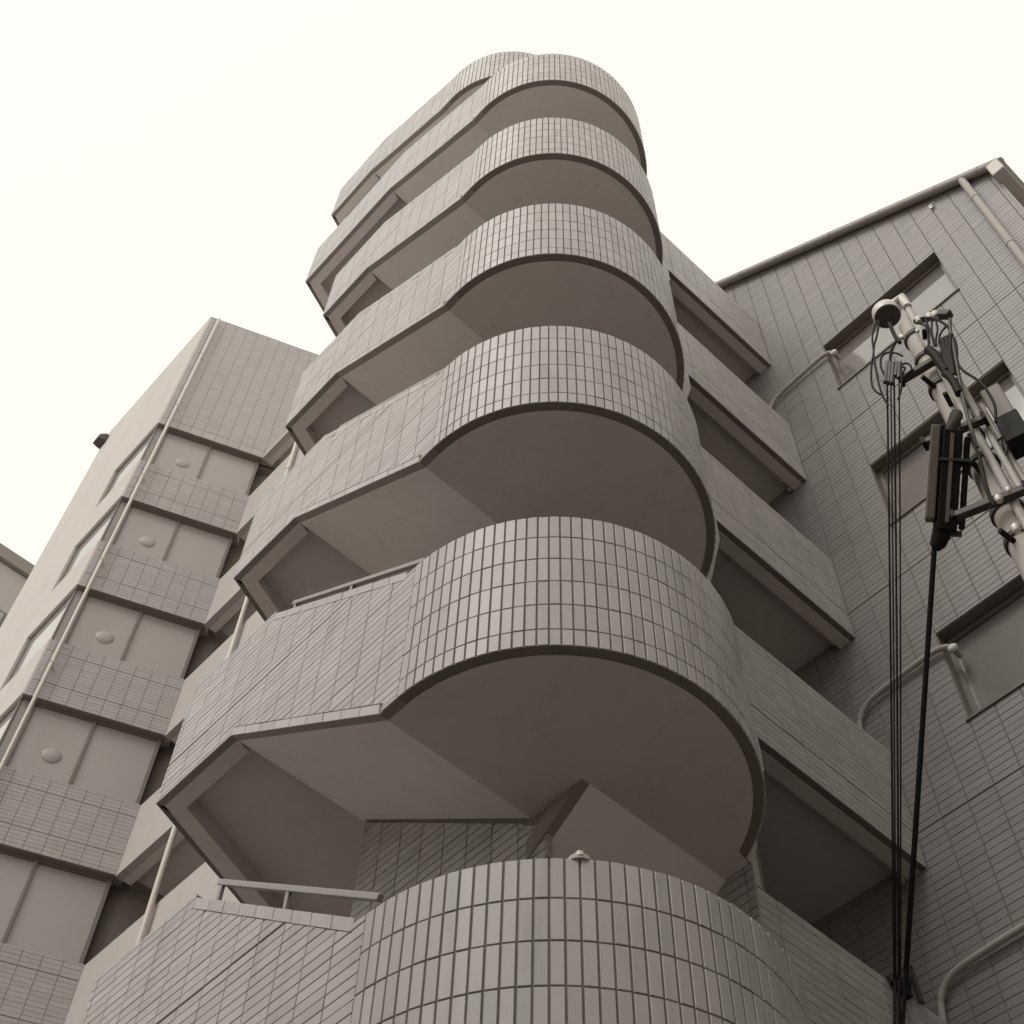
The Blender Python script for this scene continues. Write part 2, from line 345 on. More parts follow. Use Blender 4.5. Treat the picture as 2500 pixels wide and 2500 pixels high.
# ================================================================== RIGHT WING with its balconies
UW = 2.65
wing = thing('apartment_wing', (3.3, 0.9, GZ), 'grey tiled apartment wing with raked roof edge and recessed windows behind the utility pole', 'building')
rake = lambda w: 5.545+(w-0.09)*0.79
WIN = [(0.45, 1.05, 4.948-n*1.0125, 5.337-n*1.0125) for n in range(5)]
m = MB(); cuts = [GZ]
for w0, w1, z0, z1 in reversed(WIN): cuts += [z0, z1]
for i in range(0, len(cuts)):
    z0 = cuts[i]; z1 = cuts[i+1] if i+1 < len(cuts) else None
    if z1 is None:
        m.wz([(0.09, z0), (1.80, z0), (1.80, rake(1.80)), (0.09, rake(0.09))], UW+TD, UW+0.14)
    elif i % 2 == 0: m.box(UW+TD, UW+0.14, 0.09, 1.80, z0, z1)
    else: m.box(UW+TD, UW+0.14, 0.09, 0.45, z0, z1); m.box(UW+TD, UW+0.14, 1.05, 1.80, z0, z1)
ww = m.build('wall', 'grout', wing)
region = [(0.09, 0.8), (1.80, 0.8), (1.80, rake(1.80)), (0.09, rake(0.09))]
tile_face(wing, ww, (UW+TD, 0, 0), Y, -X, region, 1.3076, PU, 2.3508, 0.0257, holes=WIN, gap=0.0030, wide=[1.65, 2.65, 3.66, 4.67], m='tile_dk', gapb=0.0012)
MB().wz([(0.09, GZ), (1.80, GZ), (1.80, rake(1.80)), (0.09, rake(0.09))], UW+0.30, 4.6).build('core', 'dark', wing)
for i, (w0, w1, z0, z1) in enumerate(WIN):
    fr = MB(); ug = UW+0.045
    fr.box(ug, ug+0.03, w0, w0+0.018, z0, z1); fr.box(ug, ug+0.03, w1-0.018, w1, z0, z1)
    fr.box(ug, ug+0.03, w0+0.018, w1-0.018, z1-0.018, z1); fr.box(ug, ug+0.03, w0+0.018, w1-0.018, z0, z0+0.018)
    win = fr.build('window', 'frame', wing)
    MB().box(ug+0.012, ug+0.014, w0+0.018, w1-0.018, z0+0.018, z1-0.018).build('pane', 'glass', win)
    MB().box(UW-0.007, ug, w0-0.006, w1+0.008, z0-0.009, z0+0.001).build('sill', 'frame', win)
    rv = MB(); rv.box(UW+0.004, ug-0.001, w1-0.0015, w1+0.001, z0+0.001, z1-0.0015); rv.box(UW+0.004, ug-0.001, w0-0.001, w0+0.0015, z0+0.001, z1-0.0015)
    rv.box(UW+0.004, ug-0.001, w0+0.0015, w1-0.0015, z1-0.0015, z1+0.001); rv.build('reveal', 'frame', win)
    MB().box(UW+0.25, UW+0.26, w0-0.05, w1+0.05, z0-0.05, z1+0.05).build('blind', 'wall_lt', win)
# roof edge, gutter, downpipe
r0, r1 = Vector((UW, 0.06, rake(0.06))), Vector((UW, 1.80, rake(1.80)))
MB().wz([(0.03, rake(0.03)+0.03), (1.80, rake(1.80)+0.03), (1.80, rake(1.80)+0.055), (0.03, rake(0.03)+0.055)], UW-0.035, 4.6).build('roof', 'gutter', wing)
MB().wz([(0.09, rake(0.09)-0.002), (1.80, rake(1.80)-0.002), (1.80, rake(1.80)+0.03), (0.09, rake(0.09)+0.03)], UW-0.006, UW+0.2).build('fascia', 'dark', wing)
gt = MB().tube([(UW-0.028, 0.03, rake(0.03)+0.012), (UW-0.028, 1.80, rake(1.80)+0.012)], 0.019, 14).build('gutter', 'gutter', wing, smooth=True)
for w in (0.12, 0.30, 0.55, 0.80, 1.05, 1.30):
    MB().tube([(UW-0.028, w, rake(w)+0.012), (UW-0.028, w+0.012, rake(w+0.012)+0.012)], 0.0208, 14).build('gutter_joint', 'gutter', gt, smooth=True)
dp = MB().tube([(UW-0.028, 0.195, rake(0.195)), (UW-0.030, 0.195, rake(0.195)-0.06), (UW-0.030, 0.195, GZ)], 0.016, 12).build('downpipe', 'render', wing, smooth=True)
for z in (5.40, 4.9, 4.3, 3.6, 2.9): MB().tube([(UW-0.030, 0.195, z), (UW-0.030, 0.195, z+0.03)], 0.0182, 12).build('pipe_collar', 'render', dp, smooth=True)
# gable end eaves running away to the right
e = MB().box(UW-0.05, 4.6, 0.035, 0.092, rake(0.06)-0.10, rake(0.06)+0.01).build('end_eaves', 'pipe', wing, bevel=0.006)
MB().box(UW-0.055, 4.6, 0.022, 0.034, rake(0.06)-0.02, rake(0.06)+0.045).build('eaves_trim', 'bright', e)
MB().box(UW+TD, 4.6, 0.083, 0.0895, GZ, rake(0.09)-0.105).build('end_wall', 'render', wing)
# little pipe outlet near the gutter
q = on_u(UW, 2278, 507)
vt = MB().lathe((UW, q.y, q.z), [(0.011, -0.002), (0.011, 0.010)], 12, (-1, 0, 0)).build('wall_outlet', 'bright', wing, smooth=True)
MB().tube([(UW-0.01, q.y-0.012, q.z+0.012), (UW-0.02, q.y, q.z-0.004), (UW-0.02, q.y+0.014, q.z-0.012)], 0.004, 8).build('outlet_hook', 'bright', vt)
# conduits between window corners and balconies
for zc in (5.225, 3.22, 2.20):
    pts = [(UW+0.03, 1.012, zc-0.025), (UW-0.008, 1.014, zc-0.012), (UW-0.018, 1.035, zc)]
    pts += [(UW-0.018, 1.08, zc+0.008), (UW-0.018, 1.15, zc+0.006), (UW-0.018, 1.27, zc), (UW-0.018, 1.32, zc-0.008), (UW-0.018, 1.355, zc-0.030), (UW-0.018, 1.375, zc-0.065), (UW-0.018, 1.385, zc-0.16), (UW-0.018, 1.385, zc-0.7)]
    # smooth the corner points
    P2 = [Vector(p) for p in pts]
    for _ in range(2):
        Q = [P2[0]]
        for a, b in zip(P2, P2[1:]): Q += [a*0.75+b*0.25, a*0.25+b*0.75]
        P2 = Q+[P2[-1]]
    cd = MB().tube(P2, 0.0095, 10).build('conduit', 'render', wing, smooth=True)
    MB().lathe((UW-0.004, 1.012, zc-0.02), [(0.016, 0), (0.016, 0.010), (0.011, 0.015)], 14, (-1, 0, 0.2)).build('conduit_cap', 'white', cd, smooth=True)
# balconies
back = MB().box(1.893, UW+0.1, 1.80, 3.4, GZ, 6.3).build('rear_wall', 'wall_lt', wing)
for k in range(1, 6):
    zb = ZB[k]; b0, b1 = zb+0.488, zb+0.937
    reg = [(1.843, zb), (1.866, zb), (1.972, zb+0.375), (1.972, b0), (UW-0.002, b0), (UW-0.002, b1), (1.857, b1), (1.857, zb+0.455), (1.843, zb+0.455)]
    pp = MB().uz([(max(a, 1.862) if z > zb+0.4 and a < 1.9 else a, z-(0.002 if z > b0+0.1 else 0)) for a, z in reg], 1.31+TD, 1.355).build('balcony_parapet', 'grout', wing)
    tile_face(wing, pp, (0, 1.31+TD, 0), X, -Y, reg, 1.9225, PU, b1, PV, wide=(b1-PV*13,), gapb=0.0016)
    m = MB()
    m.box(1.974, UW-0.001, 1.332, 1.375, b0-0.002, b0+0.055)
    m.box(1.895, UW-0.001, 1.376, 1.80, b0+0.045, b0+0.09)
    m.box(1.974, UW-0.001, 1.3745, 1.3975, b0-0.0015+0.028, b0+0.046)
    m.build('balcony_slab', 'soffit', wing)

# ================================================================== LEFT BLOCK with bands of windows
block = thing('corner_block', (1.6, 5.7, GZ), 'taller corner block with tiled bands, wrap-around windows and pale flank wall', 'building')
BD = Vector((0.93163, -0.36342, 0)); BN = Vector((-0.36342, -0.93163, 0))
K0, C0 = Vector((1.195, 5.367, 0)), Vector((1.93, 5.08, 0)); LB = (C0-K0).length
ROOF = 10.33; WEND = 6.92
def bp(t, z, off=0.0): q = K0+BD*t+BN*off; return Vector((q.x, q.y, z))
def bprism(mb, t0, t1, z0, z1, o0, o1):
    mb.hull([bp(t0, z0, o0), bp(t1, z0, o0), bp(t1, z0, o1), bp(t0, z0, o1)], [bp(t0, z1, o0), bp(t1, z1, o0), bp(t1, z1, o1), bp(t0, z1, o1)]); return mb
JW = 5.93
for i in range(9):                               # bands between the windows; the last reaches the roof
    z0, z1 = i+0.5, i+0.972
    if i == 8: z1 = ROOF
    m = bprism(MB(), 0.006, LB+(0.6 if i == 8 else 0.0), z0, z1-0.002, -0.06, -TD)
    bd = m.build('tiled_band', 'grout_lt', block)
    reg = [(0.012, z0), (LB+(0.6 if i == 8 else 0), z0), (LB+(0.6 if i == 8 else 0), z1), (0.012, z1)]
    if i >= 3:
        wides = (z1-0.10, z0+0.115)
        if i == 8:                               # soldier course over the top windows
            tile_face(block, bd, K0-BN*TD, BD, BN, [(0.012, z0), (LB+0.6, z0), (LB+0.6, z0+0.086), (0.012, z0+0.086)], LB-0.0650-0.0925*0.3, 0.0925, z0, 0.086, m='tile_bk')
            reg = [(reg[0][0], z0+0.088), (reg[1][0], z0+0.088)]+reg[2:]; wides = ()
        tile_face(block, bd, K0-BN*TD, BD, BN, reg, LB-0.0650-0.0925*0.3, 0.0925, z0+(0.088 if i == 8 else 0), PV, wide=wides, gapb=0.0008, m='tile_bk')
    fl = MB().box(K0.x, K0.x+0.07, K0.y+0.012, WEND, z0, z1)
    fl.plan([(K0.x, K0.y+0.012), (K0.x, K0.y), (K0.x+0.012*0.93, K0.y-0.012*0.363), (K0.x+0.02, K0.y+0.012)], z0, z1)
    fl.build('flank_band', 'wall_lt', block)
    if i < 8:
        wz0, wz1 = z1, i+1.5
        # front window
        fr = MB(); tm = LB-0.378-0.0
        tm = LB-0.378
        for t0, t1 in ((0.07, 0.085), (tm-0.008, tm+0.008), (LB-0.030, LB-0.010)): bprism(fr, t0, t1, wz0, wz1, -0.068, -0.042)
        bprism(fr, 0.07, LB-0.010, wz1-0.012, wz1-0.0005, -0.069, -0.041); bprism(fr, 0.07, LB-0.010, wz0+0.0005, wz0+0.010, -0.069, -0.041)
        win = fr.build('window', 'frame', block)
        bprism(MB(), 0.085, tm-0.008, wz0+0.010, wz1-0.012, -0.057, -0.054).build('pane', 'frost', win)
        bprism(MB(), tm+0.008, LB-0.030, wz0+0.010, wz1-0.012, -0.060, -0.057).build('pane', 'frost', win)
        bprism(MB(), 0.06, LB-0.01, wz0-0.05, wz1+0.02, -0.32, -0.30).build('inner_wall', 'wall_lt', win)
        gq = bp(LB-0.518, (wz0+wz1)/2-0.06, -0.054)
        MB().lathe(gq, [(0.054, 0.0), (0.052, 0.003), (0.045, 0.007), (0.034, 0.011), (0.018, 0.014), (0.004, 0.015)], 22, BN).build('vent_cap', 'tile_bk', win, smooth=True)
        # flank window round the corner
        fr = MB(); uq = K0.x+0.016
        wa = K0.y+0.03
        fr.box(uq, uq+0.02, JW-0.02, JW, wz0, wz1); fr.box(uq, uq+0.02, wa, wa+0.02, wz0, wz1)
        fr.box(uq, uq+0.02, wa+0.02, JW-0.02, wz1-0.014, wz1-0.0005); fr.box(uq, uq+0.02, wa+0.02, JW-0.02, wz0+0.0005, wz0+0.010)
        win = fr.build('window', 'frame', block)
        MB().box(uq+0.008, uq+0.010, wa+0.02, JW-0.02, wz0+0.010, wz1-0.014).build('pane', 'mirror', win)
        ca, cb_ = bp(0.072, 0, -0.043), bp(0.072, 0, -0.068)
        MB().plan([(K0.x+0.017, K0.y+0.034), (ca.x, ca.y), (cb_.x, cb_.y), (K0.x+0.04, K0.y+0.06)], wz0+0.0006, wz1-0.0006).build('corner_post', 'gutter', block)
        MB().box(K0.x, K0.x+0.07, JW, WEND, wz0, wz1).build('flank_wall', 'wall_lt', block)
        # thin dark drip under the band above
        bprism(MB(), 0.008, LB-0.002, i+1.5-0.004, i+1.5-0.0008, -0.06, -0.006).build('drip_edge', 'frame', block)
# body, corridor parapets
MB().plan([(K0.x+0.45, K0.y+0.16), (2.05, 5.17), (4.0, 5.0), (4.0, WEND), (K0.x+0.072, WEND), (K0.x+0.072, JW+0.1), (K0.x+0.45, JW+0.1)], GZ, 8.49).build('core', 'dark', block)
MB().plan([(K0.x+0.07, K0.y+0.07), (2.55, 4.92), (4.0, 5.0), (4.0, WEND-0.001), (K0.x+0.071, WEND-0.001)], 8.49, ROOF-0.05).build('roof_storey', 'dark', block)
for i in range(8):
    z0 = i+0.5
    MB().plan([(K0.x+0.02, K0.y+0.04), (1.95, 5.12), (2.1, 5.3), (2.1, WEND-0.01), (K0.x+0.071, WEND-0.01), (K0.x+0.071, K0.y+0.06)], z0+0.06, z0+0.12).build('floor_slab', 'soffit', block)
for i in range(9):
    z0 = i+0.492
    h = 0.473 if i < 8 else 0.055
    if i < 8:
        MB().box(1.93, 1.972, 2.91, 5.085, z0, z0+h).build('corridor_parapet', 'render', block)
    else:
        MB().box(1.93, 1.972, 4.3, 5.085, z0, z0+h).build('canopy_edge', 'render', block)
    m = MB(); w0 = 2.95 if i < 8 else 4.3
    m.box(1.9725, 2.02, w0, 5.085, z0-0.001, z0+0.05); m.box(2.021, 2.75, w0, 5.085, z0+0.045, z0+0.085)
    m.build('corridor_slab', 'soffit', block)
MB().box(2.6, 2.7, 3.4, 5.0, GZ, 8.45).build('corridor_wall', 'dark', block)
# downpipes
pt = bp(0.075, ROOF-0.06, 0.035)
p = MB().tube([bp(0.075, ROOF-0.06, 0.035), bp(0.075, GZ, 0.035)], 0.0112, 12).build('downpipe', 'pipe', block, smooth=True)
for z in (9.6, 8.75, 7.75, 6.75, 5.75, 4.75): bprism(MB(), 0.065, 0.085, z, z+0.012, 0.0, 0.047).build('pipe_bracket', 'pipe', p)
p = MB().tube([(1.905, 4.50, 8.40), (1.905, 4.50, GZ)], 0.0150, 12).build('downpipe', 'pipe', block, smooth=True)
for i in range(1, 8):
    MB().tube([(1.905, 4.50, i+0.60), (1.905, 4.50, i+0.64)], 0.019, 12).build('pipe_collar', 'pipe', p, smooth=True)
# vent hood on the pale flank
hz, hw = 10.12, 6.88
vh = MB().box(K0.x-0.03, K0.x+0.01, hw-0.055, hw+0.055, hz-0.05, hz+0.05)
vh.hull([(K0.x-0.03, hw-0.055, hz-0.05), (K0.x-0.03, hw+0.055, hz-0.05), (K0.x-0.03, hw+0.055, hz+0.05), (K0.x-0.03, hw-0.055, hz+0.05)],
        [(K0.x-0.075, hw-0.045, hz-0.05), (K0.x-0.075, hw+0.045, hz-0.05), (K0.x-0.075, hw+0.045, hz), (K0.x-0.075, hw-0.045, hz)])
vh.build('vent_hood', 'steel', block)

# ================================================================== NEIGHBOUR BUILDING, far left
nb = thing('neighbour_building', (2.5, 10, GZ), 'distant flat-roofed building glimpsed beyond the pale flank wall', 'building')
MB().box(0.95, 4.2, 9.0, 12.0, GZ, 10.55).build('wall', 'render', nb)
MB().box(0.90, 4.2, 8.95, 12.0, 10.56, 10.72).build('roof_edge', 'dark', nb)
for z in (9.35, 8.2, 7.05):
    for u0 in (1.05, 1.9, 2.75):
        w_ = MB().box(u0, u0+0.5, 8.985, 8.999, z, z+0.62).build('window', 'frame', nb)
        MB().box(u0+0.03, u0+0.47, 8.98, 8.984, z+0.03, z+0.59).build('pane', 'glass', w_)

# ================================================================== UNSEEN HOUSES, added behind and beside the camera to shade the lower storeys
for i, (u0, u1, w0, w1, h) in enumerate(((-0.4, 3.1, -4.2, -1.35, 4.7), (3.25, 7.0, -4.6, -1.30, 6.4), (-5.2, -1.65, -0.6, 4.2, 2.9))):
    hs = thing('shade_house', ((u0+u1)/2, (w0+w1)/2, GZ), ('plain rendered unseen house, added across the street to shade the stair tower', 'taller plain rendered unseen house, added across the street to shade the apartment wing', 'low rendered unseen house, added across the side road to shade the stair flank')[i], 'house')
    MB().box(u0, u1, w0, w1, GZ, h).build('wall', 'render', hs)
    MB().box(u0-0.05, u1+0.05, w0-0.05, w1+0.05, h+0.001, h+0.09).build('roof', 'yard', hs)
    for f in range((5, 6, 3)[i]):
        for a in range(3):
            z0 = GZ+0.35+f*1.0
            if i < 2:
                x0 = u0+0.35+a*1.05
                wi = MB().box(x0, x0+0.6, w1-0.01, w1+0.012, z0, z0+0.45).build('window', 'frame', hs)
                MB().box(x0+0.03, x0+0.57, w1+0.013, w1+0.017, z0+0.03, z0+0.42).build('pane', 'glass', wi)
            else:
                y0 = w0+0.5+a*1.4
                wi = MB().box(u1-0.01, u1+0.012, y0, y0+0.6, z0, z0+0.45).build('window', 'frame', hs)
                MB().box(u1+0.013, u1+0.017, y0+0.03, y0+0.57, z0+0.03, z0+0.42).build('pane', 'glass', wi)

# ================================================================== UTILITY POLE
RHO, PAZ = 2.0, radians(14.45)
pu, pw = RHO*cos(PAZ), RHO*sin(PAZ)
ptop = RHO*math.tan(radians(61.2))
pole = thing('utility_pole', (pu, pw, GZ), 'concrete utility pole with conduits, steel bands and step bolts in front of the tiled wing', 'utility pole')
er = Vector((-cos(PAZ), -sin(PAZ), 0)); es = Vector((-sin(PAZ), cos(PAZ), 0))      # towards the camera; to the left
prad = lambda z: 0.029 + (ptop-z)*0.0067
def pp_(z, s=0.0, f=0.0): return Vector((pu, pw, z)) + es*s + er*f
MB().tube([pp_(GZ), pp_(ptop)], prad(GZ), 24, prad(ptop)).build('shaft', 'pole', pole, smooth=True)
zq = lambda x, y: on_rho(RHO-0.05, x, y).z
for (s, f, r, z1, m) in ((-0.020, 0.039, 0.0105, ptop+0.10, 'conduit'), (-0.044, 0.027, 0.0085, ptop-0.35, 'conduit'), (-0.060, -0.004, 0.0075, ptop-0.55, 'pipe')):
    k_ = lambda z: 1 + (ptop-z)*0.10
    MB().tube([pp_(GZ, s*k_(GZ), f*k_(GZ)), pp_(z1, s*k_(z1), f*k_(z1))], r, 12).build('riser_conduit', m, pole, smooth=True)
# weatherhead hood on top of the conduit
hc = on_rho(RHO-0.03, 2165, 768)
wh = MB().lathe(hc+Vector((0, 0, -0.012)), [(0.040, 0.0), (0.042, 0.014), (0.040, 0.034), (0.030, 0.052), (0.012, 0.062)], 20).build('weatherhead', 'white', pole, smooth=True)
MB().lathe(hc+Vector((0, 0, -0.014)), [(0.037, -0.002), (0.037, 0.004)], 20).build('hood_plate', 'steel', wh)
top_c = pp_(ptop+0.10, -0.020, 0.04)
MB().tube([hc+Vector((0, 0, 0.014)), hc*0.6+top_c*0.4+Vector((0, 0, 0.02)), top_c, pp_(ptop+0.02, -0.02, 0.045)], 0.013, 12).build('hood_neck', 'white', wh, smooth=True)
# bands, clamps and arms
def band(z, h=0.016, m='steel'):
    return MB().tube([pp_(z-h/2), pp_(z+h/2)], prad(z)+0.006, 24).build('band', m, pole, smooth=True)
zs = [zq(2215, 800), zq(2248, 850), zq(2268, 925), zq(2325, 1010), zq(2340, 1040), zq(2375, 1105), zq(2445, 1215), zq(2478, 1285)]
for z in zs: band(z)
def arm(z, s0, s1, f, t=0.020, m='steel', dz=0.0):
    a = MB().bar(pp_(z, s0, f), pp_(z+dz, s1, f), Zax, t, t).build('cross_arm', m, pole, bevel=0.002)
    MB().bar(pp_(z, s0-0.004, f), pp_(z, s0+0.006, f), Zax, t*1.5, t*1.5).build('arm_end', 'black', a)
    MB().bar(pp_(z+dz, s1-0.006, f), pp_(z+dz, s1+0.004, f), Zax, t*1.4, t*1.4).build('arm_end', 'black', a)
arm(zq(2245, 900), -0.055, 0.085, 0.055, dz=-0.02)
arm(zq(2330, 1068), -0.055, 0.100, 0.060, dz=0.02)
arm(zq(2440, 1240), -0.060, 0.110, 0.066, dz=0.02)
for z, s in ((zq(2250, 830), -0.05), (zq(2265, 935), 0.052), (zq(2300, 985), 0.0), (zq(2450, 1315), 0.055), (zq(2380, 1150), 0.03)):
    MB().tube([pp_(z, s*0.3, 0.03), pp_(z, s*0.6, 0.075)], 0.0065, 8).build('step_bolt', 'black', pole, smooth=True)
for x, y, r in ((2202, 823, 0.008), (2334, 1045, 0.008), (2438, 1218, 0.010), (2480, 1290, 0.011), (2240, 808, 0.006), (2330, 1010, 0.007), (2462, 1196, 0.007)):
    q = on_rho(RHO-0.095, x, y); MB().lathe(q, [(r*0.7, -r), (r, -r*0.3), (r, r*0.5), (r*0.5, r)], 10).build('clamp_bolt', 'bright', pole, smooth=True)
# lower-right cable box strapped to the pole
zb0, zb1 = zq(2440, 1090), zq(2378, 965)
bx = MB().hull([pp_(zb0, -0.075, 0.0), pp_(zb0, -0.125, 0.0), pp_(zb0, -0.125, 0.055), pp_(zb0, -0.075, 0.055)], [pp_(zb1, -0.075, 0.0), pp_(zb1, -0.125, 0.0), pp_(zb1, -0.125, 0.055), pp_(zb1, -0.075, 0.055)])
mb_ = MB(); mb_.hull([pp_(zb0, -0.075, 0.0), pp_(zb0, -0.125, 0.0), pp_(zb0, -0.125, 0.055), pp_(zb0, -0.075, 0.055)], [pp_(zb1, -0.075, 0.0), pp_(zb1, -0.125, 0.0), pp_(zb1, -0.125, 0.055), pp_(zb1, -0.075, 0.055)])
jb = mb_.build('junction_box', 'box', pole, bevel=0.004)
mb_ = MB(); zm = zb0+(zb1-zb0)*0.42
mb_.hull([pp_(zb0-0.006, -0.071, -0.004), pp_(zb0-0.006, -0.129, -0.004), pp_(zb0-0.006, -0.129, 0.059), pp_(zb0-0.006, -0.071, 0.059)], [pp_(zm, -0.071, -0.004), pp_(zm, -0.129, -0.004), pp_(zm, -0.129, 0.059), pp_(zm, -0.071, 0.059)])
mb_.build('box_cover', 'black', jb, bevel=0.003)
# loose wires and leads round the pole head
def smooth_path(pts, it=3):
    pts = [Vector(p) for p in pts]
    for _ in range(it):
        Q = [pts[0]]
        for a, b in zip(pts, pts[1:]): Q += [a*0.75+b*0.25, a*0.25+b*0.75]
        pts = Q+[pts[-1]]
    return pts
def zz(x, y): return (2100+x*400/1932, 700+y*400/1932)          # enlarged crop of the pole head
def wire(path, r, rho=RHO-0.09, m='black', name='lead_wire', crop=True):
    pts = [on_rho(rho if not isinstance(p, tuple) or len(p) < 3 else p[2], *(zz(p[0], p[1]) if crop else p[:2])) for p in path]
    return MB().tube(smooth_path(pts), r*0.72, 7).build(name, m, pole, smooth=True)
wire([(205, 400), (150, 520), (140, 640), (165, 760), (130, 930), (130, 1150), (180, 1240), (250, 1275)], 0.0042)
wire([(220, 400), (205, 560), (165, 680), (155, 800), (185, 960), (215, 1130), (260, 1280), (330, 1400)], 0.0042)
wire([(345, 430), (390, 540), (430, 620), (470, 660)], 0.008)
wire([(440, 620), (380, 720), (350, 830), (370, 930)], 0.006)
wire([(400, 780), (330, 770), (250, 810), (235, 930), (290, 1050)], 0.0045)
wire([(395, 780), (450, 790), (500, 820)], 0.004)
wire([(460, 960), (530, 890), (600, 930), (610, 990), (500, 1070)], 0.004)
wire([(500, 950), (540, 950), (490, 1040), (490, 1200), (450, 1330)], 0.004)
wire([(630, 980), (560, 1030), (500, 1090)], 0.005)
for x0, x1, y1 in ((320, 310, 1130), (350, 350, 1140), (385, 385, 1150), (430, 430, 1060), (460, 470, 1080)):
    wire([(x0+10, 900), (x1-10, y1)], 0.010, m='steel', name='splice_sleeve')
wire([(640, 400), (720, 370), (800, 370), (900, 380), (1000, 440), (1060, 500), (1100, 620), (1130, 760)], 0.0055)
wire([(650, 430), (760, 440), (800, 520), (815, 640), (800, 720)], 0.0045)
wire([(770, 380), (800, 460), (850, 600), (880, 700)], 0.0045)
wire([(850, 390), (840, 500), (860, 620), (880, 690)], 0.004)
wire([(890, 390), (920, 500), (890, 620), (900, 700)], 0.004)
wire([(1010, 470), (950, 540), (920, 640), (960, 720)], 0.004)
wire([(1060, 380), (1060, 500), (1090, 620), (1120, 800), (1160, 1010), (1200, 1260), (1270, 1550), (1380, 1900)], 0.007, m='steel')
wire([(1050, 550), (1120, 620), (1145, 740), (1140, 900), (1220, 1000), (1310, 1050), (1440, 1140), (1540, 1290), (1600, 1420), (1600, 1600)], 0.005)
for a in (0, 1, 2):
    wire([(980+a*45, 620-a*20), (1000+a*30, 800), (1020+a*35, 930), (1060+a*22, 1050)], 0.012, m='black', name='cable_tail')
wire([(800, 740), (880, 800), (960, 920), (1020, 1010)], 0.018, name='cable_tail')
wire([(1000, 1020), (1080, 1080), (1140, 1180), (1170, 1260)], 0.016, name='cable_tail')
q0, q1 = on_rho(RHO-0.08, *zz(930, 330)), on_rho(RHO-0.08, *zz(1065, 330))
MB().bar(q0, q1, Zax, 0.020, 0.024).build('terminal_block', 'steel', pole, bevel=0.003)
q0, q1 = on_rho(RHO-0.08, *zz(640, 410)), on_rho(RHO-0.08, *zz(880, 370)); MB().bar(q0, q1, Zax, 0.010, 0.012).build('insulator_arm', 'steel', pole)
for x, y in ((690, 395), (820, 355), (885, 330)):
    MB().lathe(on_rho(RHO-0.085, *zz(x, y)), [(0.008, -0.012), (0.011, -0.004), (0.011, 0.008), (0.006, 0.014)], 10).build('insulator', 'white', pole, smooth=True)
wire([(1030, 1050), (1110, 1060), (1130, 1090)], 0.007, m='bright', name='cable_tie')
wire([(1570, 1880), (1640, 1790), (1740, 1760), (1760, 1870), (1720, 1990)], 0.0035, rho=RHO-0.02)
wire([(1660, 1780), (1690, 1880), (1700, 1990)], 0.0035, rho=RHO-0.02)
wire([(2365, 1060), (2395, 1120), (2405, 1180), (2425, 1232)], 0.006, rho=RHO-0.10, crop=False)
wire([(2390, 1130), (2400, 1170), (2412, 1210), (2428, 1235)], 0.005, rho=RHO-0.10, crop=False)

# ================================================================== DROP CABLES from the pole to the balcony edge
def drop(name, p0, p1, p2, r, label, group=None, sag=0.012, n=24, cat='cable'):
    p0, p1, p2 = Vector(p0), Vector(p1), Vector(p2); pts = []
    for i in range(n+1):
        t = i/n; q = p0.lerp(p1, t); q.z -= sag*4*t*(1-t); pts.append(q)
    pts.append(p2)
    return tag(MB().tube(pts, r, 8).build(name, 'black', None, smooth=True), label, cat, group)
GRP = 'thin drop wires from the pole'
starts = [(2166, 930), (2175, 932), (2183, 935), (2195, 925)]
mids = [(2183, 2392), (2187, 2394), (2194, 2392), (2198, 2388)]
lows = [(2184, 2640), (2188, 2640), (2194, 2640), (2199, 2640)]
for i, (a, b, c) in enumerate(zip(starts, mids, lows)):
    drop('drop_wire', on_rho(RHO-0.10, *a), on_w(1.288-0.004*(i % 3), *b), on_w(1.296, *c), 0.0020 if i % 2 else 0.0026,
         'thin black drop wire running from the pole head down past the balcony edge', GRP, sag=0.004+0.002*(i % 4))
c0, c1 = on_rho(RHO-0.14, 2301, 1040), on_w(1.285, 2212, 2372)
drop('main_cable', c0, c1, on_w(1.296, 2196, 2640), 0.0066, 'thick black cable carrying the long dark closure below the pole', sag=0.0)
# closure hung along the thick cable
def along(x, y):                                            # point of the cable seen at photo row y
    lo, hi = 0.0, 1.0
    for _ in range(40):
        mid = (lo+hi)/2
        if project(c0.lerp(c1, mid))[1] < y: lo = mid
        else: hi = mid
    return c0.lerp(c1, lo)
e0, e1, e2 = along(0, 1052), along(0, 1296), along(0, 1338)
ad = (e1-e0).normalized(); view = ((e0+e1)/2).normalized(); across = ad.cross(view).normalized(); dep = across.cross(ad)
if project(e0+across*0.1)[0] < project(e0)[0]: across = -across
clo = thing('splice_closure', (e0+e1)/2, 'long dark ribbed cable closure slung under the thick cable beside the pole', 'cable box')
def cbar(name, a, b, x0, x1, d0, d1, m, par=clo, bev=0.004):
    mb = MB(); q = [across*x0+dep*d0, across*x1+dep*d0, across*x1+dep*d1, across*x0+dep*d1]
    mb.hull([a+o for o in q], [b+o for o in q]); return mb.build(name, m, par, bevel=bev)
w1_ = 0.041
body = cbar('case', e0, e1, 0.002, 0.048, -0.03, 0.035, 'black')
cbar('rib', e0.lerp(e1, .05), e0.lerp(e1, .93), 0.020, 0.029, -0.036, -0.029, 'box', bev=0.001)
cbar('half_shell', e0.lerp(e1, .06), e0.lerp(e1, .96), 0.052, 0.066, -0.02, 0.03, 'black')
cbar('side_panel', e0-ad*0.01, e0.lerp(e1, .90), -0.026, -0.003, -0.025, 0.035, 'box')
for t in (0.30,):
    a = e0.lerp(e1, t); cbar('strap', a, a+ad*0.006, -0.004, 0.068, -0.038, 0.037, 'steel', bev=0)
